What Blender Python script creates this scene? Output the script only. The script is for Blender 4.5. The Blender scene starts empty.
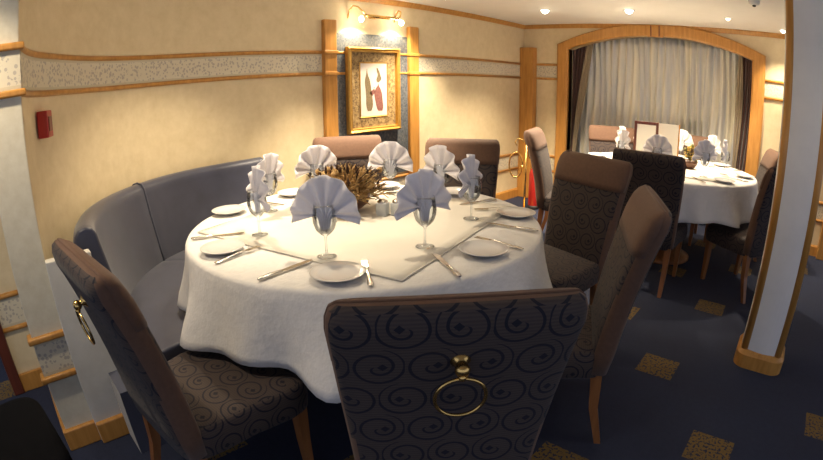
import bpy, bmesh, math, random
from math import pi, sin, cos, radians as R, atan2, hypot, sqrt
from mathutils import Vector, Matrix
random.seed(7)
S = bpy.context.scene
COL = S.collection

# ------------------------------------------------------------------ camera (wide fisheye lens)
YAW, PITCH, ROLL, CAMZ = 0.75751, 0.29590, -0.0086, 1.3093
cd = bpy.data.cameras.new('camera'); cam = bpy.data.objects.new('camera', cd); COL.objects.link(cam)
cam.matrix_world = (Matrix.Translation((0, 0, CAMZ)) @ Matrix.Rotation(YAW, 4, 'Z')
                    @ Matrix.Rotation(pi/2-PITCH, 4, 'X') @ Matrix.Rotation(ROLL, 4, 'Z'))
cd.type = 'PANO'; cd.sensor_width = 36.0; cd.sensor_fit = 'HORIZONTAL'; cd.clip_start = .02; cd.clip_end = 100
PC = cd if hasattr(cd, 'panorama_type') else cd.cycles
PC.panorama_type = 'FISHEYE_LENS_POLYNOMIAL'
PC.fisheye_fov = R(160)
K_POLY = (0.0, -0.04636883314999499, 3.0562190103222894e-05, -6.586216056971191e-06, 2.1334709212050005e-07)
PC.fisheye_polynomial_k0, PC.fisheye_polynomial_k1, PC.fisheye_polynomial_k2, PC.fisheye_polynomial_k3, PC.fisheye_polynomial_k4 = K_POLY
S.camera = cam

# ------------------------------------------------------------------ world, exposure
w = bpy.data.worlds.new('world'); S.world = w; w.use_nodes = True
w.node_tree.nodes['Background'].inputs[0].default_value = (.68, .76, 1.0, 1)
w.node_tree.nodes['Background'].inputs[1].default_value = .44
vs = S.view_settings
vs.view_transform = 'Standard'; vs.look = 'None'; vs.gamma = 1; vs.use_curve_mapping = False
vs.exposure = 0.85
WARM = (1.0, .83, .60)

# ------------------------------------------------------------------ room measures
WX, WY, ZC = -2.97, 5.065, 2.031       # long wall, window wall, ceiling
ZT, ZB, DT, DB = 1.566, 1.404, .515, .345  # rails of the frieze and of the dado band
AC, AR = (-1.88, 1.25), 1.09           # rounded corner of the niche
T1, T2, TR, TZ = (-1.523, 1.311), (-.92, 4.0), .744, .75

# ------------------------------------------------------------------ materials
class NT:
    def __init__(s, name):
        s.m = bpy.data.materials.new(name); s.m.use_nodes = True
        s.t = s.m.node_tree; s.b = s.t.nodes['Principled BSDF']
    def n(s, kind, **kw):
        x = s.t.nodes.new(kind)
        for k, v in kw.items(): setattr(x, k, v)
        return x
    def put(s, inp, v):
        if hasattr(v, 'is_output') or isinstance(v, bpy.types.NodeSocket): s.t.links.new(v, inp)
        else: inp.default_value = v
    def math(s, op, a, b=None, c=None, clamp=False):
        x = s.n('ShaderNodeMath', operation=op); x.use_clamp = clamp
        s.put(x.inputs[0], a)
        if b is not None: s.put(x.inputs[1], b)
        if c is not None: s.put(x.inputs[2], c)
        return x.outputs[0]
    def mix(s, f, a, b):
        x = s.n('ShaderNodeMix', data_type='RGBA'); s.put(x.inputs[0], f)
        s.put(x.inputs[6], a if not isinstance(a, tuple) else (*a, 1)); s.put(x.inputs[7], b if not isinstance(b, tuple) else (*b, 1))
        return x.outputs[2]
    def noise(s, scale, vec=None, detail=3, rough=.55):
        x = s.n('ShaderNodeTexNoise'); x.inputs['Scale'].default_value = scale; x.inputs['Detail'].default_value = detail
        x.inputs['Roughness'].default_value = rough
        if vec is not None: s.put(x.inputs['Vector'], vec)
        return x.outputs['Fac']
    def coord(s, which='Object'): return s.n('ShaderNodeTexCoord').outputs[which]
    def scaled(s, vec, sc, loc=(0, 0, 0), rot=(0, 0, 0)):
        x = s.n('ShaderNodeMapping'); s.put(x.inputs[0], vec); x.inputs['Scale'].default_value = sc
        x.inputs['Location'].default_value = loc; x.inputs['Rotation'].default_value = rot
        return x.outputs[0]
    def ramp(s, f, stops):
        x = s.n('ShaderNodeValToRGB'); s.put(x.inputs[0], f); e = x.color_ramp.elements
        while len(e) < len(stops): e.new(.5)
        for i, (p, c) in enumerate(stops): e[i].position = p; e[i].color = (*c, 1)
        return x.outputs[0]
    def bump(s, h, strength=.2, dist=.01):
        x = s.n('ShaderNodeBump'); x.inputs['Strength'].default_value = strength; x.inputs['Distance'].default_value = dist
        s.put(x.inputs['Height'], h); s.t.links.new(x.outputs[0], s.b.inputs['Normal'])
    def col(s, v): s.put(s.b.inputs['Base Color'], v if not isinstance(v, tuple) else (*v, 1))
    def set(s, **kw):
        for k, v in kw.items(): s.put(s.b.inputs[k.replace('_', ' ')], v)

MAT = {}
def mat(name):
    def deco(f):
        t = NT(name); f(t); MAT[name] = t.m; return f
    return deco

def plaster(name, c1, c2, sc=9):
    t = NT(name); v = t.coord(); f = t.noise(sc, v, 5, .65)
    t.col(t.ramp(f, [(.3, c1), (.7, c2)])); t.set(Roughness=.75); t.bump(t.noise(60, v), .12, .004); MAT[name] = t.m
plaster('wall_paper', (.68, .55, .33), (.76, .63, .41), 14)
plaster('pilaster_paint', (.62, .57, .44), (.72, .68, .55), 18)
plaster('ceiling_paint', (.84, .82, .78), (.88, .86, .82), 4)
plaster('column_paint', (.74, .72, .70), (.80, .78, .76), 6)
plaster('panel_paint', (.60, .58, .52), (.68, .66, .60), 12)

def wood(name, c1, c2, rough=.35):
    t = NT(name); v = t.scaled(t.coord(), (14, 14, 1.6)); f = t.noise(3, v, 4)
    t.col(t.ramp(f, [(.3, c1), (.7, c2)])); t.set(Roughness=rough); MAT[name] = t.m
wood('golden_wood', (.43, .19, .036), (.58, .285, .068))
wood('leg_wood', (.20, .075, .022), (.30, .12, .038))
wood('dark_wood', (.09, .022, .012), (.14, .035, .018))

@mat('frieze_paper')
def _(t):
    v = t.coord()
    n1 = t.n('ShaderNodeTexVoronoi', feature='F1'); t.put(n1.inputs['Vector'], t.scaled(v, (1, 1, .9), rot=(.5, .4, 0))); n1.inputs['Scale'].default_value = 58
    e = t.math('LESS_THAN', n1.outputs['Distance'], .40)
    n2 = t.noise(34, v, 3, .6)
    f = t.math('MULTIPLY', e, t.math('GREATER_THAN', n2, .41))
    sp = t.n('ShaderNodeSeparateXYZ'); t.put(sp.inputs[0], v); z = sp.outputs[2]
    up = t.math('MULTIPLY', t.math('GREATER_THAN', z, ZB+.026), t.math('LESS_THAN', z, ZT-.026))
    lo = t.math('MULTIPLY', t.math('GREATER_THAN', z, DB+.026), t.math('LESS_THAN', z, DT-.026))
    inside = t.math('MAXIMUM', up, lo); f = t.math('MULTIPLY', f, inside)
    base = t.mix(inside, (.56, .50, .36), (.66, .60, .46))
    c = t.mix(t.math('MULTIPLY', f, .5), base, (.24, .21, .22))
    t.col(c); t.set(Roughness=.7); t.bump(f, .3, .004)

def spiral_fabric(name, base1, base2, line, s=.102):
    t = NT(name); uv = t.coord('UV'); sp = t.n('ShaderNodeSeparateXYZ'); t.put(sp.inputs[0], uv)
    U, V = sp.outputs[0], sp.outputs[1]
    v = t.math('DIVIDE', V, s*.94); row = t.math('FLOOR', v); odd = t.math('FLOORED_MODULO', row, 2.0)
    u = t.math('ADD', t.math('DIVIDE', U, s), t.math('MULTIPLY', odd, .5))
    cu = t.math('SUBTRACT', t.math('FRACT', u), .5); cv = t.math('SUBTRACT', t.math('FRACT', v), .5)
    cu = t.math('MULTIPLY', cu, t.math('SUBTRACT', 1.0, t.math('MULTIPLY', odd, 2.0)))
    r = t.math('SQRT', t.math('ADD', t.math('MULTIPLY', cu, cu), t.math('MULTIPLY', cv, cv)))
    a = t.math('DIVIDE', t.math('ARCTAN2', cv, cu), 2*pi)
    q = t.math('DIVIDE', r, .5)
    d = t.math('ABSOLUTE', t.math('SUBTRACT', t.math('FRACT', t.math('SUBTRACT', t.math('MULTIPLY', t.math('MULTIPLY', q, q), 1.5), a)), .5))
    ln = t.math('MULTIPLY', t.math('LESS_THAN', d, t.math('MULTIPLY', r, .36)), t.math('LESS_THAN', r, .52))
    ln = t.math('MULTIPLY', ln, t.math('GREATER_THAN', r, .05))
    blob = t.math('LESS_THAN', t.math('ADD', t.math('ABSOLUTE', t.math('SUBTRACT', cu, .10)), t.math('ABSOLUTE', cv)), .10)
    ln = t.math('MAXIMUM', ln, blob)
    weave = t.math('MULTIPLY_ADD', t.math('SINE', t.math('MULTIPLY', V, 2*pi/.0075)), .3, .5)
    base = t.mix(weave, base1, base2); base = t.mix(t.math('MULTIPLY', t.noise(70, uv), .35), base, base1)
    t.col(t.mix(ln, base, line)); t.set(Roughness=.85)
    t.set(Sheen_Weight=.08, Sheen_Roughness=.4); t.bump(weave, .15, .002); MAT[name] = t.m
spiral_fabric('swirl_fabric', (.040, .027, .024), (.072, .050, .040), (.005, .0045, .012))

def fabric(name, c1, c2, sc=60, sheen=.3, rough=.8, crease=False):
    t = NT(name); v = t.coord(); f = t.noise(sc, v, 3)
    t.col(t.mix(f, c1, c2)); t.set(Roughness=rough, Sheen_Weight=sheen); t.bump(t.noise(350, v, 2), .12, .002) if not crease else t.bump(t.noise(9, v, 4, .6), .5, .02)
    MAT[name] = t.m
fabric('band_fabric', (.090, .043, .025), (.145, .074, .042), 60, .1)
fabric('booth_velvet', (.016, .018, .036), (.048, .053, .090), 9, .3, .42)
fabric('booth_base_cloth', (.03, .035, .06), (.04, .045, .08))
fabric('linen', (.74, .72, .69), (.80, .78, .75), 25, .1, .75, True)
fabric('topper_linen', (.76, .72, .63), (.80, .76, .67), 25, .1, .75)
fabric('napkin_linen', (.74, .71, .74), (.80, .77, .80), 40, .1, .75)
fabric('drape_brown', (.055, .022, .018), (.10, .04, .03), 30, .3)
fabric('drape_taupe', (.26, .20, .13), (.34, .27, .18), 30, .3)
@mat('sheer_curtain')
def _(t):
    f = t.noise(3, t.scaled(t.coord(), (6, 1, .4)), 3)
    t.col(t.ramp(f, [(.35, (.52, .53, .56)), (.65, (.76, .71, .58))])); t.set(Roughness=.7, Sheen_Weight=.2)
@mat('carpet')
def _(t):
    v = t.coord(); m = t.scaled(v, (1, 1, 1))
    # lattice of woven squares, turned against the room
    mp = t.n('ShaderNodeVectorMath', operation='SUBTRACT'); t.put(mp.inputs[0], v); mp.inputs[1].default_value = (-.406, 2.233, 0)
    sp = t.n('ShaderNodeSeparateXYZ'); t.put(sp.inputs[0], mp.outputs[0]); x, y = sp.outputs[0], sp.outputs[1]
    ca, sa, L = cos(R(38.5)), sin(R(38.5)), .66
    a = t.math('DIVIDE', t.math('ADD', t.math('MULTIPLY', x, ca), t.math('MULTIPLY', y, sa)), L)
    b = t.math('DIVIDE', t.math('SUBTRACT', t.math('MULTIPLY', y, ca), t.math('MULTIPLY', x, sa)), L)
    fa = t.math('MULTIPLY', t.math('SUBTRACT', t.math('FRACT', t.math('ADD', a, .5)), .5), L)
    fb = t.math('MULTIPLY', t.math('SUBTRACT', t.math('FRACT', t.math('ADD', b, .5)), .5), L)
    dx = t.math('ABSOLUTE', t.math('SUBTRACT', t.math('MULTIPLY', fa, ca), t.math('MULTIPLY', fb, sa)))
    dy = t.math('ABSOLUTE', t.math('ADD', t.math('MULTIPLY', fa, sa), t.math('MULTIPLY', fb, ca)))
    sq = t.math('LESS_THAN', t.math('MAXIMUM', dx, dy), .098)
    n = t.noise(75, v, 2, .6)
    sq = t.math('MULTIPLY', sq, t.math('GREATER_THAN', n, .45))
    base = t.mix(t.noise(40, v, 4, .8), (.010, .016, .045), (.028, .040, .088))
    base = t.mix(t.math('MULTIPLY', t.noise(2.2, v, 2), .6), base, (.010, .010, .02))
    t.col(t.mix(sq, base, (.17, .105, .028))); t.set(Roughness=.95); t.bump(t.noise(400, v, 2), .4, .004)
@mat('brass')
def _(t): t.col((.75, .48, .16)); t.set(Metallic=1.0, Roughness=.25)
@mat('silver')
def _(t): t.col((.75, .70, .62)); t.set(Metallic=1.0, Roughness=.22)
@mat('china')
def _(t): t.col((.72, .71, .70)); t.set(Roughness=.12, Coat_Weight=.3)
@mat('china_rim')
def _(t): t.col((.62, .60, .58)); t.set(Roughness=.15)
@mat('clear_glass')
def _(t):
    tr = t.n('ShaderNodeBsdfTransparent'); tr.inputs[0].default_value = (.93, .95, .97, 1)
    gl = t.n('ShaderNodeBsdfGlossy'); gl.inputs['Roughness'].default_value = .03
    lw = t.n('ShaderNodeLayerWeight'); lw.inputs[0].default_value = .30
    mx = t.n('ShaderNodeMixShader'); t.put(mx.inputs[0], t.math('MULTIPLY', lw.outputs['Fresnel'], .75, clamp=True))
    t.put(mx.inputs[1], tr.outputs[0]); t.put(mx.inputs[2], gl.outputs[0])
    t.t.links.new(mx.outputs[0], t.t.nodes['Material Output'].inputs[0])
@mat('red_plastic')
def _(t): t.col((.42, .02, .015)); t.set(Roughness=.35)
@mat('dark_red_plastic')
def _(t): t.col((.16, .008, .008)); t.set(Roughness=.35)
@mat('marbled_panel')
def _(t):
    v = t.coord(); f = t.noise(55, v, 5, .8)
    t.col(t.ramp(f, [(.35, (.035, .045, .06)), (.55, (.12, .13, .14)), (.7, (.25, .24, .2))])); t.set(Roughness=.5)
@mat('gilt')
def _(t): t.col(t.mix(t.noise(40, t.coord()), (.48, .25, .04), (.70, .42, .10))); t.set(Metallic=.6, Roughness=.4)
@mat('mat_board')
def _(t):
    v = t.coord(); f = t.noise(45, v, 4, .7)
    t.col(t.ramp(f, [(.38, (.13, .08, .03)), (.5, (.34, .22, .09)), (.66, (.50, .36, .16))])); t.set(Roughness=.6)
@mat('print_paper')
def _(t): t.col(t.mix(t.noise(20, t.coord()), (.68, .58, .50), (.76, .68, .62))); t.set(Roughness=.6)
@mat('print_wine')
def _(t): t.col(t.mix(t.noise(80, t.coord(), 4), (.09, .02, .025), (.38, .16, .12))); t.set(Roughness=.6)
@mat('print_green')
def _(t): t.col(t.mix(t.noise(80, t.coord(), 4), (.06, .055, .03), (.32, .22, .11))); t.set(Roughness=.6)
@mat('menu_paper')
def _(t): t.col((.78, .74, .66)); t.set(Roughness=.6)
@mat('dried_leaf')
def _(t): t.col(t.mix(t.noise(25, t.coord()), (.30, .17, .06), (.55, .36, .15))); t.set(Roughness=.8)
@mat('dried_straw')
def _(t): t.col(t.mix(t.noise(25, t.coord()), (.46, .31, .12), (.68, .50, .24))); t.set(Roughness=.8)
@mat('dark_twig')
def _(t): t.col((.045, .02, .012)); t.set(Roughness=.8)
@mat('terracotta')
def _(t): t.col(t.mix(t.noise(12, t.coord()), (.07, .028, .015), (.13, .055, .028))); t.set(Roughness=.45)
@mat('green_leaf')
def _(t): t.col(t.mix(t.noise(25, t.coord()), (.10, .12, .03), (.30, .28, .08))); t.set(Roughness=.7)
@mat('yellow_petal')
def _(t): t.col((.62, .42, .08)); t.set(Roughness=.7)
@mat('shaker_grey')
def _(t): t.col((.50, .52, .52)); t.set(Roughness=.3)
@mat('black_rubber')
def _(t): t.col((.02, .02, .022)); t.set(Roughness=.6)
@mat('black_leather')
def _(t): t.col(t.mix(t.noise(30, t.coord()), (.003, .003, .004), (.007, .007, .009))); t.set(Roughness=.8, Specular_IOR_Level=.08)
@mat('white_trim')
def _(t): t.col((.78, .78, .76)); t.set(Roughness=.4)
def emit(name, c, e):
    t = NT(name); t.col((.8, .8, .8)); t.set(Emission_Color=(*c, 1), Emission_Strength=e); MAT[name] = t.m
emit('lamp_glow', (1, .86, .62), 22)
emit('bulb_glow', (1, .88, .66), 40)
emit('dim_glow', (1, .82, .5), 2.5)

# ------------------------------------------------------------------ mesh helpers
def link(name, me, m=None, parent=None, smooth=False):
    o = bpy.data.objects.new(name, me); COL.objects.link(o)
    if m and not me.materials: me.materials.append(MAT[m])
    if parent: o.parent = parent
    if smooth:
        for p in me.polygons: p.use_smooth = True
    return o
def boxuv(me, uvax=None):
    uv = me.uv_layers.new(name='UVMap')
    for p in me.polygons:
        n = p.normal; ax, ay, az = abs(n.x), abs(n.y), abs(n.z)
        for li in p.loop_indices:
            c = me.vertices[me.loops[li].vertex_index].co
            uv.data[li].uv = (c.x, c.z) if (ay >= ax and ay >= az) else ((c.x, c.y) if az >= ax else (c.y, c.z))
def mesh(name, V, F, m=None, parent=None, smooth=False, uv=False):
    me = bpy.data.meshes.new(name); me.from_pydata([tuple(v) for v in V], [], F); me.validate(); me.update()
    bm = bmesh.new(); bm.from_mesh(me); bmesh.ops.recalc_face_normals(bm, faces=bm.faces); bm.to_mesh(me); bm.free(); me.update()
    if uv: boxuv(me)
    o = link(name, me, m, parent, smooth)
    return o
def bmobj(name, bm, m=None, parent=None, smooth=False, uv=False):
    bmesh.ops.recalc_face_normals(bm, faces=bm.faces)
    me = bpy.data.meshes.new(name); bm.to_mesh(me); bm.free(); me.update()
    if uv: boxuv(me)
    return link(name, me, m, parent, smooth)
def abox(bm, lo, hi, bev=0, seg=2, M=None):
    r = bmesh.ops.create_cube(bm, size=1); vs_ = r['verts']
    c = [(lo[i]+hi[i])/2 for i in range(3)]; d = [hi[i]-lo[i] for i in range(3)]
    for v in vs_: v.co = Vector((v.co[i]*d[i]+c[i] for i in range(3)))
    if bev:
        es = list({e for v in vs_ for e in v.link_edges})
        rr = bmesh.ops.bevel(bm, geom=es, offset=bev, segments=seg, affect='EDGES', profile=.5)
        vs_ = list({v for f in rr['faces'] for v in f.verts} | {v for v in vs_ if v.is_valid})
    if M is not None:
        done = set()
        for v in vs_:
            if v.is_valid and v not in done: v.co = M @ v.co; done.add(v)
def box(name, lo, hi, m, parent=None, bev=0, uv=False, smooth=False):
    bm = bmesh.new(); abox(bm, lo, hi, bev)
    return bmobj(name, bm, m, parent, smooth, uv)
def rings(V, F, loops, close=True, capA=True, capB=True):
    n = len(loops[0]); o = len(V)
    for l in loops: V.extend(l)
    for i in range(len(loops)-1):
        for j in range(n if close else n-1):
            k = (j+1) % n
            F.append((o+i*n+j, o+i*n+k, o+(i+1)*n+k, o+(i+1)*n+j))
    if capA: F.append(tuple(o+j for j in range(n)))
    if capB: F.append(tuple(o+(len(loops)-1)*n+j for j in range(n)))
def lathe(name, prof, m, parent=None, n=24, c=(0, 0, 0), cap=False):
    V, F = [], []
    rings(V, F, [[(c[0]+r*cos(2*pi*j/n), c[1]+r*sin(2*pi*j/n), c[2]+z) for j in range(n)] for r, z in prof], True, cap, cap)
    return mesh(name, V, F, m, parent, True)
def tubepts(V, F, pts, rad, n=8):
    P = [Vector(p) for p in pts]; L = []; up = None
    for i, p in enumerate(P):
        t = (P[min(i+1, len(P)-1)]-P[max(i-1, 0)]).normalized()
        if up is None: up = Vector((0, 0, 1)) if abs(t.z) < .9 else Vector((1, 0, 0))
        a = t.cross(up).normalized(); b = a.cross(t).normalized(); up = b
        r = rad(i/(len(P)-1)) if callable(rad) else rad
        L.append([p+a*(r*cos(2*pi*j/n))+b*(r*sin(2*pi*j/n)) for j in range(n)])
    rings(V, F, L)
def tube(name, pts, rad, m, parent=None, n=8):
    V, F = [], []; tubepts(V, F, pts, rad, n); return mesh(name, V, F, m, parent, True)
def sweep(name, path, prof, m, parent=None, kind=None, smooth=False):
    """profile (inward offset, z) swept along a plan path; inward is to the right of travel"""
    L = []
    for i, p in enumerate(path):
        p0, p1 = path[max(i-1, 0)], path[min(i+1, len(path)-1)]
        def nrm(a, b):
            d = Vector((b[0]-a[0], b[1]-a[1])); d.normalize(); return Vector((d.y, -d.x))
        n0 = nrm(p0, p) if i > 0 else nrm(p, p1); n1 = nrm(p, p1) if i < len(path)-1 else n0
        nn = (n0+n1).normalized(); k = 1/max(.3, nn.dot(n0))
        L.append([(p[0]+nn.x*o*k, p[1]+nn.y*o*k, z) for o, z in prof])
    V, F = [], []; rings(V, F, L)
    o = mesh(name, V, F, m, parent, smooth)
    if kind: o['kind'] = kind
    return o
def empty(name, loc=(0, 0, 0), rz=0):
    o = bpy.data.objects.new(name, None); COL.objects.link(o); o.location = loc; o.rotation_euler.z = rz; o.empty_display_size = .05
    return o
def tag(o, label, cat, group=None):
    o['label'] = label; o['category'] = cat
    if group: o['group'] = group
    return o
def struct(o): o['kind'] = 'structure'; return o
def copy_tree(o, parent=None):
    c = o.copy(); COL.objects.link(c)
    if parent: c.parent = parent
    for ch in list(o.children): copy_tree(ch, c)
    return c
def half_round(z, r=.014, depth=.018, n=6):
    return [(0, z-r)]+[(depth*sin(pi*i/n), z-r*cos(pi*i/n)) for i in range(1, n)]+[(0, z+r)]+[(-.01, z+r), (-.01, z-r)]

# ------------------------------------------------------------------ the room shell
fl = struct(box('floor', (-4.5, -3.2, -.05), (4.0, 5.9, 0), 'carpet'))
ce = struct(box('ceiling', (-3.2, -2.6, ZC), (3.6, 5.6, ZC+.06), 'ceiling_paint'))
def catmull(P, n=5):
    o = []
    for i in range(len(P)-1):
        p0, p1, p2, p3 = [Vector(P[max(0, min(len(P)-1, i+k))]) for k in (-1, 0, 1, 2)]
        for j in range(n):
            t = j/n; o.append(tuple(.5*((2*p1)+(p2-p0)*t+(2*p0-5*p1+4*p2-p3)*t*t+(3*p1-p0-3*p2+p3)*t**3)))
    return o+[tuple(P[-1])]
arc = catmull([(-1.90, .060), (-2.06, .090), (-2.22, .15), (-2.42, .28), (-2.60, .42), (-2.76, .60), (-2.87, .80), (-2.935, 1.0), (-2.966, 1.25), (WX, 1.5)])
PATH = arc+[(WX, 2.0), (WX, 3.0), (WX, 4.0), (WX, WY)]
struct(sweep('wall_left', PATH, [(0, 0), (0, ZC+.02), (-.10, ZC+.02), (-.10, 0)], 'wall_paper', smooth=False))
RP = arc+[(WX, 2.0), (WX, 3.0), (WX, 4.0), (WX, WY)]
struct(sweep('trim_1', RP, half_round(ZT), 'golden_wood', smooth=True))
struct(sweep('trim_2', RP, half_round(ZB), 'golden_wood', smooth=True))
struct(sweep('trim_3', RP, [(-.01, ZB), (.004, ZB), (.004, ZT), (-.01, ZT)], 'frieze_paper'))
struct(sweep('trim_4', RP, [(0, ZC-.045), (.012, ZC-.045), (.03, ZC-.012), (.03, ZC+.01), (0, ZC+.01)], 'golden_wood'))
DP = [(WX, 1.7), (WX, WY)]
struct(sweep('trim_5', DP, half_round(DT), 'golden_wood', smooth=True))
struct(sweep('trim_6', DP, half_round(DB), 'golden_wood', smooth=True))
struct(sweep('trim_7', DP, [(-.01, DB), (.004, DB), (.004, DT), (-.01, DT)], 'frieze_paper'))
struct(sweep('baseboard_left', DP, [(0, 0), (.018, 0), (.018, .09), (.008, .105), (0, .105)], 'golden_wood'))

# window wall with an arched opening
AXC, AHI, AHO = -1.373, 1.012, 1.145
def zin(x): u = (x-AXC)/AHI; return 1.745+.170*(1-u*u)
def zout(x): u = (x-AXC)/AHO; return 1.80+.245*(1-u*u)
def back_wall():
    xs = [WX-.05, AXC-AHI]+[AXC-AHI+2*AHI*i/24 for i in range(1, 24)]+[AXC+AHI, 3.4]
    V, F = [], []
    def slab(x0, x1, za0, za1, zb):
        o = len(V)
        V.extend([(x0, WY, za0), (x1, WY, za1), (x1, WY, zb), (x0, WY, zb), (x0, WY+.10, za0), (x1, WY+.10, za1), (x1, WY+.10, zb), (x0, WY+.10, zb)])
        F.extend([(o, o+1, o+2, o+3), (o+4, o+7, o+6, o+5), (o, o+4, o+5, o+1), (o+3, o+2, o+6, o+7), (o, o+3, o+7, o+4), (o+1, o+5, o+6, o+2)])
    slab(xs[0], xs[1], 0, 0, ZC+.02); slab(xs[-2], xs[-1], 0, 0, ZC+.02)
    for a, b in zip(xs[1:-2], xs[2:-1]): slab(a, b, zin(a), zin(b), ZC+.02)
    return struct(mesh('wall_back', V, F, 'wall_paper'))
back_wall()
struct(box('wall_niche', (-2.9, WY+.36, 0), (-.1, WY+.42, ZC), 'wall_paper'))
for k, (x0, x1, n) in enumerate(((WX, AXC-AHO, 0), (AXC+AHO, 3.4, 3))):
    p = [(x0, WY), (x1, WY)]
    for i, z in enumerate((ZT, ZB, DT, DB)):
        struct(sweep('trim_%d' % (10+k*10+i), p, half_round(z), 'golden_wood', smooth=True))
    struct(sweep('trim_%d' % (14+k*10), p, [(-.01, ZB), (.004, ZB), (.004, ZT), (-.01, ZT)], 'frieze_paper'))
    struct(sweep('trim_%d' % (15+k*10), p, [(-.01, DB), (.004, DB), (.004, DT), (-.01, DT)], 'frieze_paper'))
    struct(sweep('baseboard_back' if k == 0 else 'baseboard_back_corner', p, [(0, 0), (.018, 0), (.018, .09), (.008, .105), (0, .105)], 'golden_wood'))
struct(sweep('trim_8', [(WX, WY), (3.4, WY)], [(0, ZC-.045), (.012, ZC-.045), (.03, ZC-.012), (.03, ZC+.01), (0, ZC+.01)], 'golden_wood'))
# corner pilaster of wood
struct(box('trim_30', (WX, WY-.10, 0), (WX+.175, WY, 1.76), 'golden_wood', bev=.006))
# arch casing
ar = struct(empty('window_1', (AXC, WY, 0)))
def casing():
    pts = []
    inner = [(AXC-AHI, 0)]+[(AXC-AHI+2*AHI*i/24, zin(AXC-AHI+2*AHI*i/24)) for i in range(25)]+[(AXC+AHI, 0)]
    outer = [(AXC-AHO, 0)]+[(AXC-AHO+2*AHO*i/24, min(ZC-.004, zout(AXC-AHO+2*AHO*i/24))) for i in range(25)]+[(AXC+AHO, 0)]
    V, F = [], []
    L = []
    for (xi, zi), (xo, zo) in zip(inner, outer):
        L.append([(xi-AXC, .09, zi), (xi-AXC, -.035, zi), (xi-AXC+(xo-xi)*.12, -.045, zi+(zo-zi)*.12), (xo-AXC-(xo-xi)*.1, -.045, zo-(zo-zi)*.1), (xo-AXC, -.035, zo), (xo-AXC, 0, zo)])
    rings(V, F, L)
    return mesh('arch_casing', V, F, 'golden_wood', ar)
casing()
ks = box('keystone', (-.085, -.062, 1.90), (.085, -.03, ZC-.006), 'golden_wood', ar, bev=.004)
for sx in (-.045, .045): box('keystone_groove', (sx-.006, -.066, 1.905), (sx+.006, -.06, ZC-.012), 'dark_wood', ks)
# window behind the curtains
box('window_frame', (-.95, .30, .5), (.95, .35, 1.7), 'white_trim', ar, bev=.01)

# near-left pilaster at the end of the niche
def pilaster():
    p = struct(empty('wall_pilaster', (-1.87, -.01, 0)))
    box('shaft', (-.62, -.068, 0), (0, .068, ZC+.02), 'pilaster_paint', p, bev=.004)
    def collar(z, r=.013, d=.02):
        bm = bmesh.new(); abox(bm, (-.05, -.068-d, z-r), (d, .068+d, z+r), .007, 3); bmobj('rail', bm, 'golden_wood', p, True)
    for z in (ZT, ZB, DT, DB): collar(z)
    for a, b in ((ZB, ZT), (DB, DT)): box('frieze_panel', (-.04, -.0705, a), (.003, .0705, b), 'frieze_paper', p)
    box('base_block', (-.5, -.085, 0), (.02, .072, .10), 'golden_wood', p, bev=.006)
    box('crown_piece', (-.5, -.09, ZC-.05), (.03, .09, ZC+.01), 'golden_wood', p, bev=.006)
pilaster()
# wall strip beyond the pilaster and the door frame at its end
struct(box('wall_side', (-2.62, -.24, 0), (-2.5, -.05, ZC+.02), 'wall_paper'))
for i, z in enumerate((ZT, ZB, DT, DB)): struct(sweep('trim_%d' % (40+i), [(-2.5, -.24), (-2.5, -.078)], half_round(z), 'golden_wood', smooth=True))
struct(sweep('trim_44', [(-2.5, -.24), (-2.5, -.078)], [(-.01, ZB), (.004, ZB), (.004, ZT), (-.01, ZT)], 'frieze_paper'))
struct(sweep('trim_45', [(-2.5, -.24), (-2.5, -.078)], [(-.01, DB), (.004, DB), (.004, DT), (-.01, DT)], 'frieze_paper'))
struct(box('baseboard_side', (-2.5, -.24, 0), (-2.48, -.078, .10), 'golden_wood', bev=.004))
struct(box('door_1', (-2.64, -.30, 0), (-2.47, -.24, ZC), 'dark_wood', bev=.006))
struct(box('wall_beyond', (-3.3, -2.6, 0), (-3.2, -.05, ZC), 'panel_paint'))

# low partition at the end of the booth
pt = struct(empty('wall_partition', (-1.84, .15, 0)))
box('panel', (-.05, -.094, 0), (0, .09, .80), 'panel_paint', pt, bev=.004)
box('baseboard', (-.05, -.093, 0), (.022, .095, .10), 'golden_wood', pt, bev=.006)

# square column with wooden corner posts
def column(x, y, h=.112):
    c = struct(empty('wall_column', (x, y, 0)))
    for k in range(4):
        M = Matrix.Rotation(k*pi/2, 4, 'Z')
        V, F = [], []; L = []
        for z in (0.09, ZC+.01):
            L.append([M @ Vector((-h*.8+2*h*.8*i/8, -h-.012*(1-((i-4)/4)**2), z)) for i in range(9)]+[M @ Vector((h*.8, -h*.5, z)), M @ Vector((-h*.8, -h*.5, z))])
        rings(V, F, L); mesh('panel', V, F, 'column_paint', c)
        V, F = [], []; L = []
        for z in (0.09, ZC+.01):
            L.append([M @ Vector((h*.82+.026*cos(2*pi*j/12), -h*.82+.026*sin(2*pi*j/12), z)) for j in range(12)])
        rings(V, F, L); mesh('corner_post', V, F, 'golden_wood', c, True)
    V, F = [], []
    def rr(s, z, n=8):
        o = []
        for k in range(4):
            a0 = k*pi/2
            cx, cy = [(1, 1), (-1, 1), (-1, -1), (1, -1)][k]
            for j in range(n+1): a = a0+pi/2*j/n; o.append((cx*(s-.07)+.07*cos(a), cy*(s-.07)+.07*sin(a), z))
        return o
    rings(V, F, [rr(h+.03, 0), rr(h+.03, .075), rr(h+.018, .095), rr(h+.008, .10)])
    mesh('base_block', V, F, 'golden_wood', c)
column(.105, 2.615)
struct(box('trim_50', (.52, WY-.10, 0), (.70, WY, 1.76), 'golden_wood', bev=.006))

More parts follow.
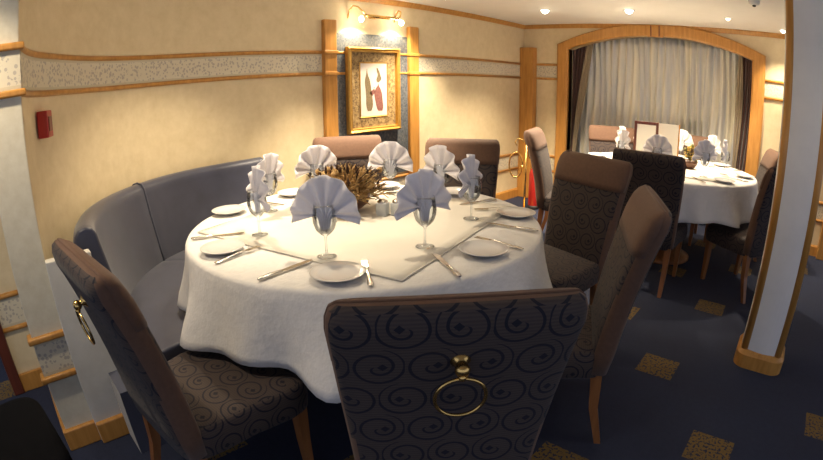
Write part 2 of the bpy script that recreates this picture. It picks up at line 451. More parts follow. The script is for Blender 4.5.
# ------------------------------------------------------------------ ceiling lights
def downlight(x, y, glow, watts, label, r=.04, spot=1.75):
    d = empty('ceiling_downlight', (x, y, ZC))
    lathe('trim_ring', [(r*.82, -.001), (r*.85, -.008), (r*1.25, -.007), (r*1.3, 0)], 'white_trim', d, 24)
    lathe('lamp', [(.001, -r*.85), (r*.4, -r*.75), (r*.72, -r*.45), (r*.84, -.003)], glow, d, 20)
    l = bpy.data.lights.new('downlight_beam', 'SPOT'); l.energy = watts; l.color = WARM; l.spot_size = spot; l.spot_blend = .8; l.shadow_soft_size = .035
    o = bpy.data.objects.new('downlight_beam', l); COL.objects.link(o); o.parent = d; o.location = (0, 0, -.05)
    tag(d, label, 'ceiling light', 'recessed ceiling downlights'); return d
downlight(-2.161, 4.074, 'lamp_glow', 105, 'small bright recessed downlight in ceiling beside the wooden corner pilaster')
downlight(-1.377, 4.161, 'lamp_glow', 140, 'large bright recessed downlight in ceiling in front of the curtain arch keystone')
downlight(-.533, 4.385, 'dim_glow', 75, 'dim recessed downlight in ceiling near the column side of the arch', .03)
downlight(-.05, 4.80, 'lamp_glow', 40, 'recessed downlight close to the crown moulding beside the square column', .03)
for i, (x, y, e) in enumerate(((-2.38, 2.0, 130), (-2.3, 1.05, 50), (-1.62, 1.25, 30), (-2.5, 3.05, 110), (-.6, 1.2, 2), (-1.52, -.22, 26), (.25, 1.85, 4))):  # unseen downlights; booth, table, ring-chair and column ones added to brighten there
    downlight(x, y, 'lamp_glow', e, spot=(1.35, 1.7, 1.35, 1.9, 1.7, 2.1, 2.2)[i], label=['recessed downlight above the beige chair below the picture', 'added unseen downlight above the rounded booth corner',
        'added unseen downlight straight above the front table', 'recessed downlight along the long wall past the picture', 'added unseen downlight above the chair with the brass ring', 'recessed downlight in front of the striped pilaster', 'added unseen downlight brightening the square column'][i])
box_sp = empty('smoke_detector', (-.244, 3.579, ZC)); lathe('housing', [(.001, -.03), (.03, -.03), (.04, -.02), (.045, 0)], 'white_trim', box_sp, 20); lathe('sensor', [(.001, -.042), (.012, -.04), (.014, -.03)], 'black_rubber', box_sp, 12)
tag(box_sp, 'small round ceiling detector near the top of the square column', 'detector')

# ------------------------------------------------------------------ curtains in the arch
def curtain(name, x0, x1, y, amp, nf, z0, topf, m, parent=None, shape=None, cols=None):
    n = cols or nf*8; nz = 14; V, F = [], []
    ph = [random.uniform(.7, 1.3) for _ in range(nf+2)]
    for k in range(nz+1):
        v = k/nz
        for i in range(n+1):
            u = i/n; a, b = (x0, x1) if shape is None else shape(v)
            x = a+(b-a)*u
            q = u*nf; kk = int(q); A = amp*(ph[kk]*(1-(q-kk))+ph[kk+1]*(q-kk))
            V.append((x+.012*sin(7*v+q), y+A*sin(2*pi*q+.5*sin(3*v+kk)), z0+(topf(x)-z0)*v))
    for k in range(nz):
        for i in range(n):
            o = k*(n+1)+i; F.append((o, o+1, o+n+2, o+n+1))
    ob = mesh(name, V, F, m, parent, True)
    so = ob.modifiers.new('thick', 'SOLIDIFY'); so.thickness = .004
    return ob
sh = curtain('sheer_curtain', -2.36, -.38, WY+.22, .028, 26, .02, lambda x: 1.96, 'sheer_curtain')
tag(sh, 'pale grey-gold pleated sheer curtain filling the wooden arch', 'curtain')
# brown side drapes drawn to the posts
def drape(side, label):
    d = empty('side_drape', (0, 0, 0))
    e = -2.475 if side < 0 else -.36
    def shp(w0, w1, off0, off1):
        def f(v):
            t = min(1, max(0, (v-.25)/.75)); t = t**1.4
            o, w_ = off0+(off1-off0)*t, w0+(w1-w0)*t
            a = e-side*o; return (a, a-side*w_) if side < 0 else (a-side*w_, a)
        return f
    curtain('drape_panel', 0, 0, WY+.13, .02, 5, .02, lambda x: 1.93, 'drape_brown', d, shp(.12, .30 if side < 0 else .13, 0, 0), 40)
    curtain('drape_lining', 0, 0, WY+.10, .012, 3, .02, lambda x: 1.93, 'drape_taupe', d, shp(.06, .08 if side < 0 else .04, .10, .285 if side < 0 else .12), 24)
    tag(d, label, 'curtain', 'brown side drapes of the arch')
drape(-1, 'dark brown tied drape with taupe lining at corner pilaster side of arch')
drape(1, 'narrow dark brown drape hanging at the square column side of arch')

# ------------------------------------------------------------------ picture, panel, posts, lamp on the long wall
pp = empty('picture_backboard', (WX, 2.70, 0))
box('board', (0, -.40, .55), (.012, .40, 1.72), 'marbled_panel', pp)
for y0 in (-.505, .395):
    po = box('side_post', (0, y0, 0), (.045, y0+.115, 1.815), 'golden_wood', pp, bev=.008)
    for z in (ZT, ZB): box('post_ring', (0, y0-.006, z-.014), (.053, y0+.121, z+.014), 'golden_wood', po, bev=.005)
tag(pp, 'dark marbled backboard between two golden wooden posts on long wall', 'panel')
pf = empty('framed_picture', (WX+.014, 2.69, 1.27))
def frame_ring(name, hy, hz, wd, d0, d1, m, parent):
    V, F = [], []; L = []
    for sy, sz in ((-1, -1), (1, -1), (1, 1), (-1, 1)):
        L.append([(d0, sy*hy, sz*hz), (d1*.8, sy*hy, sz*hz), (d1, sy*(hy-wd*.25), sz*(hz-wd*.25)), (d1*.75, sy*(hy-wd*.6), sz*(hz-wd*.6)), (d1*.8, sy*(hy-wd*.8), sz*(hz-wd*.8)), (d0+.004, sy*(hy-wd), sz*(hz-wd))])
    n = 6
    for l in L: V.extend(l)
    for i in range(4):
        for j in range(n):
            a, b = i*n+j, i*n+(j+1) % n; c, d = ((i+1) % 4)*n+(j+1) % n, ((i+1) % 4)*n+j
            F.append((a, b, c, d))
    return mesh(name, V, F, m, parent)
frame_ring('outer_frame', .280, .340, .042, 0, .045, 'gilt', pf)
box('mat_board', (.002, -.245, -.305), (.012, .245, .305), 'mat_board', pf)
frame_ring('inner_fillet', .150, .222, .012, .010, .018, 'gilt', pf)
pr = box('print', (.012, -.14, -.212), (.0145, .14, .212), 'print_paper', pf)
def blobshape(name, pts, m):
    n = len(pts); V = [(.0146, y, z) for y, z in pts]+[(.0156, y, z) for y, z in pts]
    F = [tuple(range(n)), tuple(range(n, 2*n))]+[(i, (i+1) % n, n+(i+1) % n, n+i) for i in range(n)]
    return mesh(name, V, F, m, pr)
def plume(cx, h0, h1, wd, ph):
    l, r = [], []
    for i in range(13):
        u = i/12; z = h0+(h1-h0)*u; w_ = wd*(sin(pi*min(1, u*1.15+.03))**.6)*(1-.45*u)+.004+.006*sin(9*u+ph)
        l.append((cx-w_+.012*sin(4*u+ph), z)); r.append((cx+w_+.012*sin(4*u+ph), z))
    return l+r[::-1]
blobshape('printed_figure', plume(-.062, -.17, .17, .040, 1), 'print_green')
blobshape('printed_figure', plume(.055, -.175, .07, .050, 2), 'print_wine')
blobshape('printed_figure', plume(.045, .06, .175, .022, 0), 'print_green')
blobshape('printed_figure', plume(-.01, -.05, .02, .022, 4), 'print_wine')
tag(pf, 'gilt framed print of two dark figures with patterned mat', 'picture')
lp = empty('picture_light', (WX, 2.70, 1.85))
tube('shade_tube', [(.13, -.17, 0), (.13, .17, 0)], .014, 'brass', lp, 12)
for s_ in (-1, 1):
    a = tube('gooseneck_arm', [(.0, s_*.25, -.01), (.02, s_*.25, .05), (.06, s_*.245, .085), (.10, s_*.23, .07), (.125, s_*.20, .03), (.13, s_*.17, 0)], .006, 'brass', lp, 8)
    b = lathe('bulb', [(.001, -.03), (.014, -.024), (.02, -.008), (.016, .008), (.008, .016)], 'bulb_glow', lp, 16, (.12, s_*.215, -.022))
    l = bpy.data.lights.new('picture_bulb', 'SPOT'); l.spot_size = R(150); l.spot_blend = .5; l.energy = 42; l.color = (1, .84, .58); l.shadow_soft_size = .02
    o = bpy.data.objects.new('picture_bulb', l); COL.objects.link(o); o.parent = lp; o.location = (.11, s_*.215, -.03); o.rotation_euler = (0, R(-12), 0)
lathe('wall_rose', [(.001, .02), (.02, .02), (.03, 0)], 'brass', lp, 16, (0.0, 0, 0))
tag(lp, 'brass picture light with curved arms glowing above framed print', 'lamp')
# fire call point on the curved wall
fb = empty('fire_call_point', (-2.19, .138, 1.275), R(-20.4))
box('housing', (-.042, .002, -.055), (.042, .05, .055), 'red_plastic', fb, bev=.005)
box('push_plate', (-.026, .05, -.03), (.026, .053, .03), 'dark_red_plastic', fb, bev=.001)
tag(fb, 'small red fire alarm call point on curved cream wall', 'alarm')

# ------------------------------------------------------------------ tables with cloths
def dip(a, c, w_, d):
    x = (a-c+180) % 360-180; return d*math.exp(-(x/w_)**2)
def table(c, label, clabel, hem, tilt, seed, flare=lambda a: 0):
    rnd = random.Random(seed)
    t = empty('round_table', (c[0], c[1], 0))
    lathe('tabletop', [(.001, .735), (TR-.02, .735), (TR-.01, .728), (TR-.01, .715), (TR-.02, .708), (.001, .708)], 'leg_wood', t, 48)
    lathe('pedestal', [(.05, .708), (.05, .2), (.07, .12)], 'leg_wood', t, 20)
    lathe('foot_plate', [(.07, .12), (.2, .05), (.26, .02), (.26, 0), (.001, 0)], 'leg_wood', t, 28)
    tag(t, label, 'table', 'round dining tables')
    n = 160; V, F = [], []
    folds = [(rnd.randint(9, 13), rnd.uniform(0, 6.28), .45), (rnd.randint(15, 21), rnd.uniform(0, 6.28), .6), (5, rnd.uniform(0, 6.28), .3)]
    L = []
    prof = [(.02, .7485), (.25, .7485), (.5, .7485), (.66, .7485), (TR-.015, .748), (TR-.003, .744), (TR+.003, .734)]
    for r, z in prof: L.append([(r*cos(2*pi*j/n), r*sin(2*pi*j/n), z) for j in range(n)])
    for k in range(1, 10):
        v = k/9; l = []
        for j in range(n):
            a = 2*pi*j/n; h = hem(math.degrees(a) % 360)
            fd = sum(w_*sin(m*a+p) for m, p, w_ in folds)
            r = TR+.004+v*(.036+.046*fd*min(1, v*1.3)+flare(math.degrees(a) % 360))+.010*v*v
            r = max(r, TR-.012)
            l.append((r*cos(a), r*sin(a), .734+(h-.734)*v))
        L.append(l)
    rings(V, F, L, True, True, False)
    cl = mesh('tablecloth', V, F, 'linen', None, True); cl.location = (c[0], c[1], 0)
    so = cl.modifiers.new('thick', 'SOLIDIFY'); so.thickness = .0015; so.offset = -1
    tag(cl, clabel, 'tablecloth', 'white round tablecloths')
    # square topper
    tp = empty('table_topper', (c[0], c[1], 0), R(tilt))
    bm = bmesh.new(); hs = .495
    bmesh.ops.create_grid(bm, x_segments=20, y_segments=20, size=hs)
    for v in bm.verts:
        e = max(abs(v.co.x), abs(v.co.y))/hs
        v.co.z = .7502+.0012*sin(9*v.co.x+2)*sin(8*v.co.y)*0+(.0025*(.5+.5*sin(22*(v.co.x+v.co.y))) if e > .93 else 0)
    o = bmobj('topper_sheet', bm, 'topper_linen', tp, True); so = o.modifiers.new('thick', 'SOLIDIFY'); so.thickness = .002; so.offset = 1
    V, F = [], []
    pts = [(-hs, -hs), (hs, -hs), (hs, hs), (-hs, hs), (-hs, -hs)]
    for a, b in zip(pts, pts[1:]): tubepts(V, F, [(a[0]+(b[0]-a[0])*i/12, a[1]+(b[1]-a[1])*i/12, .753+.0015*sin(i*1.3)) for i in range(13)], .0028, 6)
    mesh('rolled_hem', V, F, 'topper_linen', tp, True)
    return tp
tp = table(T1, 'pedestal dining table under the front white cloth', 'white tablecloth draped over the front round table by the booth',
      lambda a: .476-dip(a, 311, 9, .03)-dip(a, 270, 9, .012)-dip(a, 130, 14, .02)-dip(a, 20, 12, .03), -32+45, 3, lambda a: dip(a, 2, 22, .05)-dip(a, 215, 25, .03)+dip(a, 268, 8, .03)+dip(a, 310, 8, .03))
tag(tp, 'cream square topper cloth lying on the front round table', 'tablecloth', 'square topper cloths')
tp = table(T2, 'pedestal dining table under the far white cloth', 'white tablecloth draped over the far round table before the curtains',
      lambda a: .50-dip(a, 290, 12, .02)-dip(a, 330, 12, .03), 10, 8)
tag(tp, 'cream square topper cloth lying on the far round table', 'tablecloth', 'square topper cloths')

# ------------------------------------------------------------------ chairs
def make_chair():
    c = empty('dining_chair')
    # backrest: rounded slab lofted upward; y rear negative
    lv = [(.335, -.205, .085, .205), (.42, -.215, .095, .210), (.50, -.225, .095, .214), (.58, -.238, .094, .219), (.66, -.255, .094, .224), (.74, -.275, .094, .229),
          (.80, -.293, .095, .232), (.86, -.313, .098, .235), (.890, -.326, .098, .236), (.920, -.336, .088, .233), (.940, -.343, .066, .226), (.950, -.348, .030, .212)]
    def sec(z, y, t, w_, n=28):
        o = []
        w_ *= 1.03
        for j in range(n):
            a = 2*pi*j/n; e = .32
            cx = math.copysign(abs(cos(a))**e, cos(a)); cy = math.copysign(abs(sin(a))**(.55), sin(a))
            o.append((w_*cx, y+t/2*cy, z))
        return o
    V, F = [], []; rings(V, F, [sec(*l) for l in lv])
    bk = mesh('backrest', V, F, 'swirl_fabric', c, True, True)
    bk.data.materials.append(MAT['band_fabric'])
    for p in bk.data.polygons:
        if abs(p.normal.x) > .55 or p.normal.z > .8: p.material_index = 1
    # plain band wrapped over the head of the front
    V, F = [], []
    L = []
    for z, y, t, w_ in ((.80, -.293, .095, .232), (.83, -.303, .0965, .2335), (.86, -.313, .098, .235), (.890, -.326, .098, .236), (.920, -.336, .088, .233), (.940, -.343, .066, .226), (.9515, -.348, .030, .212)):
        q = [(x*1.012, y+(yy-y)*1.04+.0015, z+(.001 if z > .94 else 0)) for x, yy, zz in sec(z, y, t, w_)][0:15]
        L.append(q+[(q[-1][0]*.97, y, z), (q[0][0]*.97, y, z)])
    rings(V, F, L)
    mesh('top_band', V, F, 'band_fabric', bk, True)
    # seat cushion
    V, F = [], []; L = []
    def ss(z, k, yo=0):
        o = []
        for j in range(36):
            a = 2*pi*j/36; e = .35
            cx = math.copysign(abs(cos(a))**e, cos(a)); cy = math.copysign(abs(sin(a))**e, sin(a))
            y = .245*cy*k+.0; wd = (.242 if cy > 0 else .222)+.02*cy*.5
            o.append((wd*cx*k, y, z))
        return o
    rings(V, F, [ss(.315, .97), ss(.32, .99), ss(.36, 1), ss(.395, 1), ss(.415, .985), ss(.426, .95), ss(.431, .87), ss(.434, .6), ss(.435, .2)])
    mesh('seat', V, F, 'swirl_fabric', c, True, True)
    def leg(x0, y0, z0, x1, y1, w0, w1):
        V, F = [], []; L = []
        for u in (0, .5, 1):
            z = z0*(1-u); x, y, h = x0+(x1-x0)*u, y0+(y1-y0)*u*u, (w0+(w1-w0)*u)/2
            L.append([(x-h, y-h, z), (x+h, y-h, z), (x+h, y+h, z), (x-h, y+h, z)])
        rings(V, F, L); return mesh('leg', V, F, 'leg_wood', c)
    for s_ in (-1, 1):
        leg(s_*.195, .19, .322, s_*.19, .20, .042, .026)
        leg(s_*.175, -.20, .345, s_*.18, -.265, .044, .026)
    # brass ring pull on the rear
    ring_parent = lathe('ring_mount', [(.001, .0), (.018, .0), (.020, .004), (.012, .010), (.008, .016), (.013, .022), (.015, .030), (.010, .038), (.001, .040)], 'brass', c, 16)
    M = Matrix.Translation((0, -.345, .825)) @ Matrix.Rotation(R(90+15), 4, 'X')
    ring_parent.data.transform(M)
    V, F = [], []; pts = []
    rr = .049
    for i in range(33):
        a = 2*pi*i/32; pts.append((rr*sin(a), -.374+.016*(1-cos(a))/2, .800-rr+rr*cos(a)))
    tubepts(V, F, pts, .0037, 8); mesh('ring', V, F, 'brass', ring_parent, True)
    lathe('ring_eye', [(.001, -.008), (.007, -.005), (.008, 0), (.007, .005), (.001, .008)], 'brass', ring_parent, 12, (0, -.374, .803))
    return c
proto = make_chair()
CH = [((-.468, .622), (-.74, .67), 'dark swirl-patterned chair showing its brass ring pull, back to the viewer'),
      ((-1.30, .125), (-.11, 1), 'swirl-patterned chair beside booth end with its lit seat under the cloth'),
      ((-1.00, 2.52), (-.26, -.96), 'chair with plain brown head band facing front table, before the far table'),
      ((-.44, 1.715), (-.905, -.425), 'chair seen edge-on with tan edge and slender leg, open carpet beside it'),
      ((-2.70, 2.20), (.80, -.59), 'beige lit chair behind the dried flowers below framed print'),
      ((-1.96, 2.57), (.53, -.85), 'dark brown chair with its back towards the bare cream wall'),
      ((-2.03, 3.62), (.95, .30), 'narrow edge-on chair beside brass stand and corner pilaster'),
      ((-.84, 3.01), (-.05, 1), 'dark chair with square back turned to viewer at far table, hiding menus'),
      ((.085, 3.47), (-.78, .62), 'dark blue-shaded chair at far table half hidden behind the column'),
      ((-1.76, 4.82), (.48, -.88), 'pinkish beige chair at far table in front of the tied drape'),
      ((-.96, 4.985), (.05, -1), 'brown chair at far table behind napkins, middle of the sheer curtain'),
      ((-.06, 4.62), (-.97, -.25), 'tan chair at far table beneath the right arch post')]
for i, ((x, y), (fx, fy), lab) in enumerate(CH):
    o = proto if i == 0 else copy_tree(proto)
    l = hypot(fx, fy); fx, fy = fx/l, fy/l
    o.location = (x+fx*.345, y+fy*.345, 0); o.rotation_euler.z = atan2(fy, fx)-pi/2
    tag(o, lab, 'chair', 'upholstered dining chairs')
    if i == 7:                                  # this one has a plain rear
        for ch in list(o.children_recursive):
            if ch.name.startswith('ring'): bpy.data.objects.remove(ch)
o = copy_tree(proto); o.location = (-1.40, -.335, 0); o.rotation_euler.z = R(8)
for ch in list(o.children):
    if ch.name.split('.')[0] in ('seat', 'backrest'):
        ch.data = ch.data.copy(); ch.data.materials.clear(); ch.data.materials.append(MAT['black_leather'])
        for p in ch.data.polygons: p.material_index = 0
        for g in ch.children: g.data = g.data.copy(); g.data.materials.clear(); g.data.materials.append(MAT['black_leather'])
tag(o, 'black chair at bottom corner beside the pilaster', 'chair', 'upholstered dining chairs')

# ------------------------------------------------------------------ curved booth sofa
def booth():
    b = empty('booth_sofa', (-2.3, .8, 0))
    OR = 1.065
    def pathpts(a0, a1, XE=-1.93):  # parameter: s<0 straight end part; degrees on the arc; then straight up the wall
        pts = []
        X0, Y1 = XE, 1.62
        total = ([('x', X0), ('x', (X0+AC[0])/2)] if X0 > AC[0] else [])+[('a', a) for a in range(270 if X0 > AC[0] else 266, 179, -4)]+[('y', AC[1]+.09*i) for i in range(1, 5)]
        for k, v in total:
            s = {'x': lambda: X0-v, 'a': lambda: .26+(270-v)/90*1.6, 'y': lambda: 1.86+(v-AC[1])}[k]()
            if s < a0-1e-6 or s > a1+1e-6: continue
            if k == 'x': pts.append((v, AC[1]-OR))
            elif k == 'a': pts.append((AC[0]+OR*cos(R(v)), AC[1]+OR*sin(R(v))))
            else: pts.append((AC[0]-OR, v))
        return [(x+2.3, y-.8) for x, y in pts]
    seam = .26+56/90*1.6
    back = [(0, .30), (0, .80), (.010, .835), (.03, .858), (.06, .866), (.09, .858), (.106, .835), (.112, .80), (.135, .68), (.165, .52), (.18, .42), (.18, .30)]
    seat = [(.13, .24), (.13, .425), (.30, .44), (.52, .445), (.58, .44), (.61, .425), (.625, .40), (.625, .27), (.61, .24)]
    for s0, s1 in ((0, seam), (seam, 3)):
        p = pathpts(s0, s1)
        # pull segment ends in a touch so the seam reads
        q = sweep('back_panel', p, back, 'booth_velvet', b, smooth=True)
        e = sweep('seat_cushion', pathpts(s0, s1, -1.62), seat, 'booth_velvet', b, smooth=True)
        for o in (q, e):
            bv = o.modifiers.new('soft', 'BEVEL'); bv.width = .012; bv.segments = 3; bv.limit_method = 'ANGLE'; bv.angle_limit = R(60)
    p = pathpts(0, 3)
    sweep('plinth', pathpts(0, 3, -1.66), [(.0, .0), (.0, .30), (.55, .30), (.55, .0)], 'booth_base_cloth', b)
    sp = [x for x in p]
    q = pathpts(seam, seam+.001)[0]
    # piping along the seam and the seat end
    a = R(270-56); n = Vector((-cos(a), -sin(a)))
    tube('seam_piping', [(q[0]+n.x*o_, q[1]+n.y*o_, z+.003) for o_, z in back[1:11]], .006, 'booth_base_cloth', b)
    tube('end_piping', [(p[0][0]+.004, p[0][1]+o_, z) for o_, z in ((.005, .405), (.1, .405), (.2, .405))], .006, 'white_trim', b)
    tag(b, 'blue-grey velvet curved booth sofa along the rounded wall', 'sofa')
booth()

# ------------------------------------------------------------------ table settings
def make_glass():
    prof = [(.001, .0015), (.030, .002), (.034, .004), (.030, .006), (.010, .009), (.0045, .014), (.0038, .03), (.0038, .066), (.006, .074), (.018, .082), (.032, .098), (.039, .120), (.040, .140), (.036, .172), (.034, .182),
            (.0328, .182), (.0347, .172), (.0386, .140), (.0375, .120), (.031, .100), (.017, .085), (.001, .080)]
    return lathe('wine_glass', prof, 'clear_glass', None, 20)
def make_napkin():
    V, F = [], []; L = []; n = 48; nr = 9
    for i in range(nr+1):
        u = i/nr; l = []
        for j in range(n+1):
            t = j/n; a = R(-8)+R(196)*t      # fan angle
            if u < .28:
                k = u/.28; x = .023*(1-2*t)*(.55+.45*k); z = .088+.062*k; A = .008
            else:
                k = (u-.28)/.72; rx = .118; rz = .135
                ex, ez = rx*cos(a), .150+rz*max(sin(a), -.25)*.94-.012*abs(cos(a))**3
                x0, z0 = .023*(1-2*t), .150
                x, z = x0+(ex-x0)*k, z0+(ez-z0)*k; A = .007+.008*k
            tri = sin(2*pi*6.5*t)
            l.append((x, A*tri*.8+.012*k*(1 if u >= .28 else 0)*sin(pi*t), z))
        L.append(l)
    rings(V, F, L, False, False, False)
    o = mesh('fan_napkin', V, F, 'napkin_linen', None, True)
    so = o.modifiers.new('thick', 'SOLIDIFY'); so.thickness = .002
    return o
def make_plate():
    p = lathe('bread_plate', [(.001, .004), (.046, .004), (.050, .003), (.047, .0), (.052, .0), (.056, .004), (.083, .014), (.085, .0155), (.083, .017), (.056, .0085), (.048, .0065), (.001, .0065)], 'china', None, 40)
    lathe('rim_line', [(.078, .0153), (.0835, .0173), (.0848, .0162)], 'china_rim', p, 40)
    return p
def make_knife():
    k = empty('table_knife')
    V, F = [], []; L = []
    for x, w_, t in ((0, .004, .003), (.006, .008, .005), (.04, .0085, .006), (.085, .0065, .005), (.095, .005, .004)):
        L.append([(x, w_*cos(2*pi*j/10), .004+t*sin(2*pi*j/10)) for j in range(10)])
    rings(V, F, L); mesh('handle', V, F, 'silver', k, True)
    V, F = [], []; L = []
    for x, a, b in ((.094, -.005, .005), (.11, -.009, .008), (.17, -.010, .008), (.205, -.008, .007), (.222, -.001, .005)):
        L.append([(x, a, .0035), (x, b, .002), (x, b, .005), (x, a, .0042)])
    rings(V, F, L); mesh('blade', V, F, 'silver', k)
    return k
def make_fork():
    k = empty('table_fork')
    V, F = [], []; L = []
    for x, w_, z, t in ((0, .006, .003, .002), (.01, .010, .003, .002), (.06, .006, .006, .002), (.12, .003, .010, .002), (.14, .005, .008, .002)):
        L.append([(x, w_*cos(2*pi*j/8), z+t*sin(2*pi*j/8)) for j in range(8)])
    rings(V, F, L); mesh('handle', V, F, 'silver', k, True)
    bm = bmesh.new(); abox(bm, (.138, -.011, .005), (.165, .011, .008), .002, 1); h = bmobj('fork_head', bm, 'silver', k)
    for y in (-.0092, -.0031, .0031, .0092): box('tine', (.163, y-.0015, .0045), (.20, y+.0015, .007), 'silver', h)
    return k
PG, PN, PP, PK, PF = make_glass(), make_napkin(), make_plate(), make_knife(), make_fork()
used = {}
def put(p, loc, rz, label, cat, group):
    o = p if p.name not in used else copy_tree(p)
    used[p.name] = 1
    o.location = loc; o.rotation_euler.z = rz
    return tag(o, label, cat, group)
ZTOP = .7525
def setting(c, th, wh, glass=None, plate=None, knife=None, fork=None, parts='gnpkf', tb='front', twist=0):
    a = R(th)
    def pol(r, t): return (c[0]+r*cos(R(t)), c[1]+r*sin(R(t)))
    g = glass or pol(.46, th)
    if 'g' in parts: put(PG, (g[0], g[1], ZTOP), 0, 'clear stemmed wine glass '+wh, 'glass', 'wine glasses on the %s table' % tb)
    if 'n' in parts: put(PN, (g[0], g[1], ZTOP-.004), a+pi/2+R(twist), 'white fan-folded napkin standing in glass '+wh, 'napkin', 'fan napkins on the %s table' % tb)
    p = plate or pol(.635, th+6)
    if 'p' in parts: put(PP, (p[0], p[1], ZTOP+.001), 0, 'small white bread plate '+wh, 'plate', 'bread plates on the %s table' % tb)
    def bar(proto_, ends, lab, cat, z):
        (x0, y0), (x1, y1) = ends
        put(proto_, (x0, y0, z), atan2(y1-y0, x1-x0), lab+wh, cat, cat+'s on the %s table' % tb)
    if 'k' in parts: bar(PK, knife or (pol(.70, th-13), pol(.48, th-14)), 'silver table knife ', 'knife', ZTOP)
    if 'f' in parts: bar(PF, fork or (pol(.70, th+15), pol(.5, th+17)), 'silver fork ', 'fork', ZTOP)
setting(T1, 306, 'in front of the chair with visible brass ring', (-1.252, .914), (-1.095, .834), ((-1.241, .641), (-1.262, .86)), ((-.963, .85), (-1.177, 1.004)))
setting(T1, 259, 'before the chair by the booth end', (-1.646, .882), (-1.587, .689), ((-1.816, .653), (-1.722, .845)), ((-1.481, .607), (-1.519, .831)))
setting(T1, 350, 'before the edge-on chair with tan edge', (-1.079, 1.208), (-.894, 1.299), ((-.818, 1.071), (-1.024, 1.182)), ((-.807, 1.414), (-1.041, 1.405)))
setting(T1, 40, 'before the chair with plain brown head band', (-1.173, 1.602), (-1.065, 1.788), ((-.873, 1.639), (-1.117, 1.589)), None, twist=-24)
setting(T1, 84, 'before the dark brown chair at the cream wall', parts='gnpk')
setting(T1, 122, 'before the beige chair below the picture', (-1.77, 1.72), parts='gnpk')
setting(T1, 168, 'behind the dried flowers on booth side', parts='gnp')
setting(T1, 206, 'at the middle of the booth side', None, (-2.085, .962), parts='gnpk')
FAR = [(180, 'at far table before the pinkish beige chair'), (225, 'at far table towards the front table'), (270, 'at far table behind the chair hiding menus'), (318, 'at far table before the chair behind column'),
       (0, 'at far table beside the tan chair'), (48, 'at far table corner under the right drape'), (92, 'at far table before the middle curtain chair'), (136, 'at far table behind the wooden menu stand')]
for th, wh in FAR: setting(T2, th, wh, parts='gnpk' if th in (318, 0, 48) else 'gnp', tb='far')

# salt and pepper
for i, (x, y) in enumerate(((-1.498, 1.405), (-1.452, 1.448))):
    s_ = empty('shaker', (x, y, ZTOP), R(20))
    bm = bmesh.new(); abox(bm, (-.024, -.024, 0), (.024, .024, .058), .007, 3); bmobj('body', bm, 'shaker_grey', s_, True)
    lathe('cap', [(.023, .057), (.022, .064), (.013, .070), (.001, .071)], 'silver', s_, 16)
    tag(s_, ['squat grey salt shaker closer to the flower bowl', 'squat grey pepper shaker closer to the viewer-facing napkins'][i], 'shaker', 'shakers on the front table')

# dried flower centrepiece
def leafblade(V, F, base, d, ln, wd, curl=.3):
    d = Vector(d).normalized(); s_ = d.cross(Vector((0, 0, 1)))
    if s_.length < .1: s_ = Vector((1, 0, 0))
    s_.normalize(); up = s_.cross(d); o = len(V); b = Vector(base)
    for k, (u, w_) in enumerate(((0, .15), (.35, 1), (.7, .75), (1, .05))):
        p = b+d*ln*u+up*(curl*ln*u*u*-.5)
        V.append(p-s_*wd*w_+up*wd*.35); V.append(p); V.append(p+s_*wd*w_+up*wd*.35)
    for k in range(3):
        for q in range(2): F.append((o+k*3+q, o+k*3+q+1, o+k*3+q+4, o+k*3+q+3))
def arrangement(loc, label, rad, hgt, mats, seed, n, bowl_m, bowl_s):
    rnd = random.Random(seed)
    f = empty('flower_centrepiece', loc)
    lathe('bowl', [(.001, .0), (.045*bowl_s, .0), (.06*bowl_s, .01), (.085*bowl_s, .035), (.09*bowl_s, .055), (.082*bowl_s, .07), (.078*bowl_s, .066), (.06*bowl_s, .05), (.001, .045)], bowl_m, f, 28)
    for mi, m in enumerate(mats):
        V, F = [], []
        for i in range(n if mi < 2 else n//6):
            a = rnd.uniform(0, 2*pi); e = R(rnd.uniform(8, 88)); rr = rnd.uniform(.55, 1)
            d = Vector((cos(a)*cos(e), sin(a)*cos(e), sin(e)*hgt/rad))
            base = Vector((0, 0, .05))+d*rad*(rnd.uniform(.3, .8) if mi < 2 else .85)
            leafblade(V, F, base, d+Vector((rnd.uniform(-.6, .6), rnd.uniform(-.6, .6), rnd.uniform(-.3, .4))), rad*rr*.26, .0035+.005*rnd.random(), rnd.uniform(-.5, .8))
        o = mesh('dried_foliage' if mi != 2 else 'dark_sprigs', V, F, m, f); o['kind'] = 'stuff'
        so = o.modifiers.new('thick', 'SOLIDIFY'); so.thickness = .0012
    V, F = [], []
    for i in range(26):
        a = rnd.uniform(0, 2*pi); q = rnd.uniform(.2, .95)
        tubepts(V, F, [(0, 0, .05), (cos(a)*rad*q*.4, sin(a)*rad*q*.4, .05+hgt*.5), (cos(a)*rad*q, sin(a)*rad*q, .05+hgt*(1.1-.4*q))], .0018, 5)
    o = mesh('stems', V, F, 'dark_twig', f); o['kind'] = 'stuff'
    # big seed heads
    for i in range(9):
        a = rnd.uniform(0, 2*pi); q = rnd.uniform(.2, .8)
        c_ = (cos(a)*rad*q, sin(a)*rad*q, .06+hgt*(1.0-.35*q)*rnd.uniform(.75, 1))
        lathe('seed_head', [(.001, -.014), (.009, -.010), (.014, 0), (.011, .010), (.001, .015)], mats[i % 2], f, 10, c_)
    tag(f, label, 'flowers')
arrangement((-1.69, 1.365, ZTOP), 'brown dried flower arrangement in dark bowl on front table', .215, .15, ['dried_leaf', 'dried_straw', 'dark_twig'], 5, 700, 'terracotta', 1.15)
arrangement((-.76, 4.02, ZTOP), 'small yellow and green flower centrepiece on the far table', .09, .14, ['green_leaf', 'yellow_petal', 'dried_leaf'], 9, 60, 'terracotta', .8)

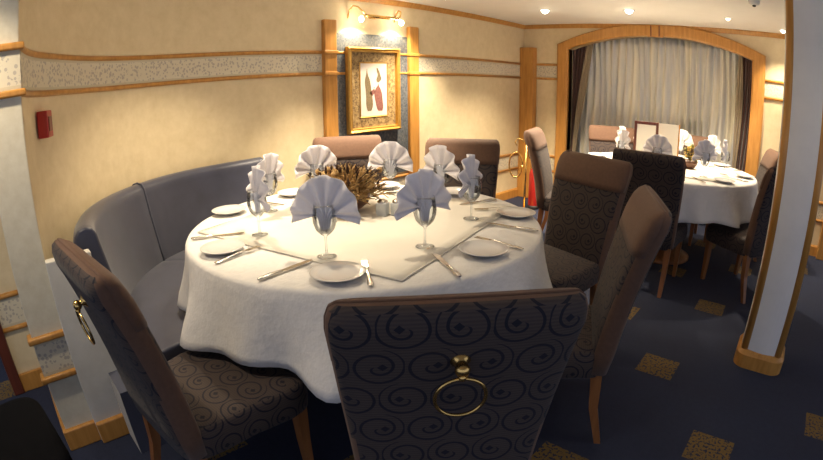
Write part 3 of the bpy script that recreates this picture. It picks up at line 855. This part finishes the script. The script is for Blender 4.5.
# menus on the far table
def menu_stand(loc, rz, label, wood_):
    m = empty('menu_stand', loc, rz); h, w_ = .335, .10
    if wood_:
        for lo, hi in (((-w_, -.012, 0), (-w_+.022, .012, h)), ((w_-.022, -.012, 0), (w_, .012, h)), ((-w_+.022, -.012, h-.024), (w_-.022, .012, h)), ((-w_+.022, -.012, 0), (w_-.022, .012, .024))):
            box('frame_bar', lo, hi, 'dark_wood', m, bev=.003)
        box('card', (-w_+.02, -.004, .02), (w_-.02, .004, h-.02), 'menu_paper', m)
    else:
        box('card', (-w_*.9, -.003, .004), (w_*.9, .003, h-.004), 'menu_paper', m)
        for x in (-w_*.9, w_*.9): box('edge_strip', (x-.006, -.006, 0), (x+.006, .006, h), 'golden_wood', m, bev=.002)
    box('foot', (-w_*.7, -.04, 0), (w_*.7, .04, .008), 'dark_wood', m, bev=.002)
    tag(m, label, 'menu', 'menus on the far table')
menu_stand((-1.12, 3.90, ZTOP+.001), R(18), 'dark wooden framed menu stand on the far table', True)
menu_stand((-.955, 4.00, ZTOP+.001), R(12), 'white menu card with golden edge next to wooden menu frame', False)

# brass stand and extinguisher beside the corner pilaster
st = empty('brass_stand', (-2.52, 4.38, 0))
lathe('base', [(.001, .03), (.03, .03), (.10, .012), (.11, 0), (.001, 0)], 'brass', st, 24)
tube('post', [(0, 0, .02), (0, 0, .74)], .012, 'brass', st, 10)
lathe('finial', [(.001, -.02), (.016, -.016), (.022, 0), (.016, .016), (.001, .02)], 'brass', st, 14, (0, 0, .75))
tube('hook_arm', [(0, 0, .70), (-.03, -.03, .76), (-.07, -.06, .77), (-.09, -.08, .73), (-.07, -.07, .70)], .007, 'brass', st, 8)
V, F = [], []; tubepts(V, F, [(-.08+.055*cos(2*pi*i/24), -.07+.04*cos(2*pi*i/24), .50+.13*sin(2*pi*i/24)) for i in range(25)], .008, 8); mesh('oval_loop', V, F, 'brass', st, True)
tag(st, 'slender brass stand with oval loop beside the corner pilaster', 'stand')
ex = empty('fire_extinguisher', (-2.52, 4.58, 0))
lathe('cylinder', [(.001, .02), (.055, .02), (.06, .03), (.06, .38), (.045, .43), (.02, .45), (.001, .45)], 'red_plastic', ex, 20)
lathe('foot_ring', [(.05, 0), (.062, 0), (.062, .04), (.05, .04)], 'black_rubber', ex, 20)
lathe('valve', [(.001, .52), (.016, .515), (.018, .45), (.001, .44)], 'brass', ex, 12)
box('handle', (-.012, -.07, .50), (.012, .02, .515), 'black_rubber', ex, bev=.003)
tag(ex, 'red fire extinguisher standing behind the brass stand', 'extinguisher')
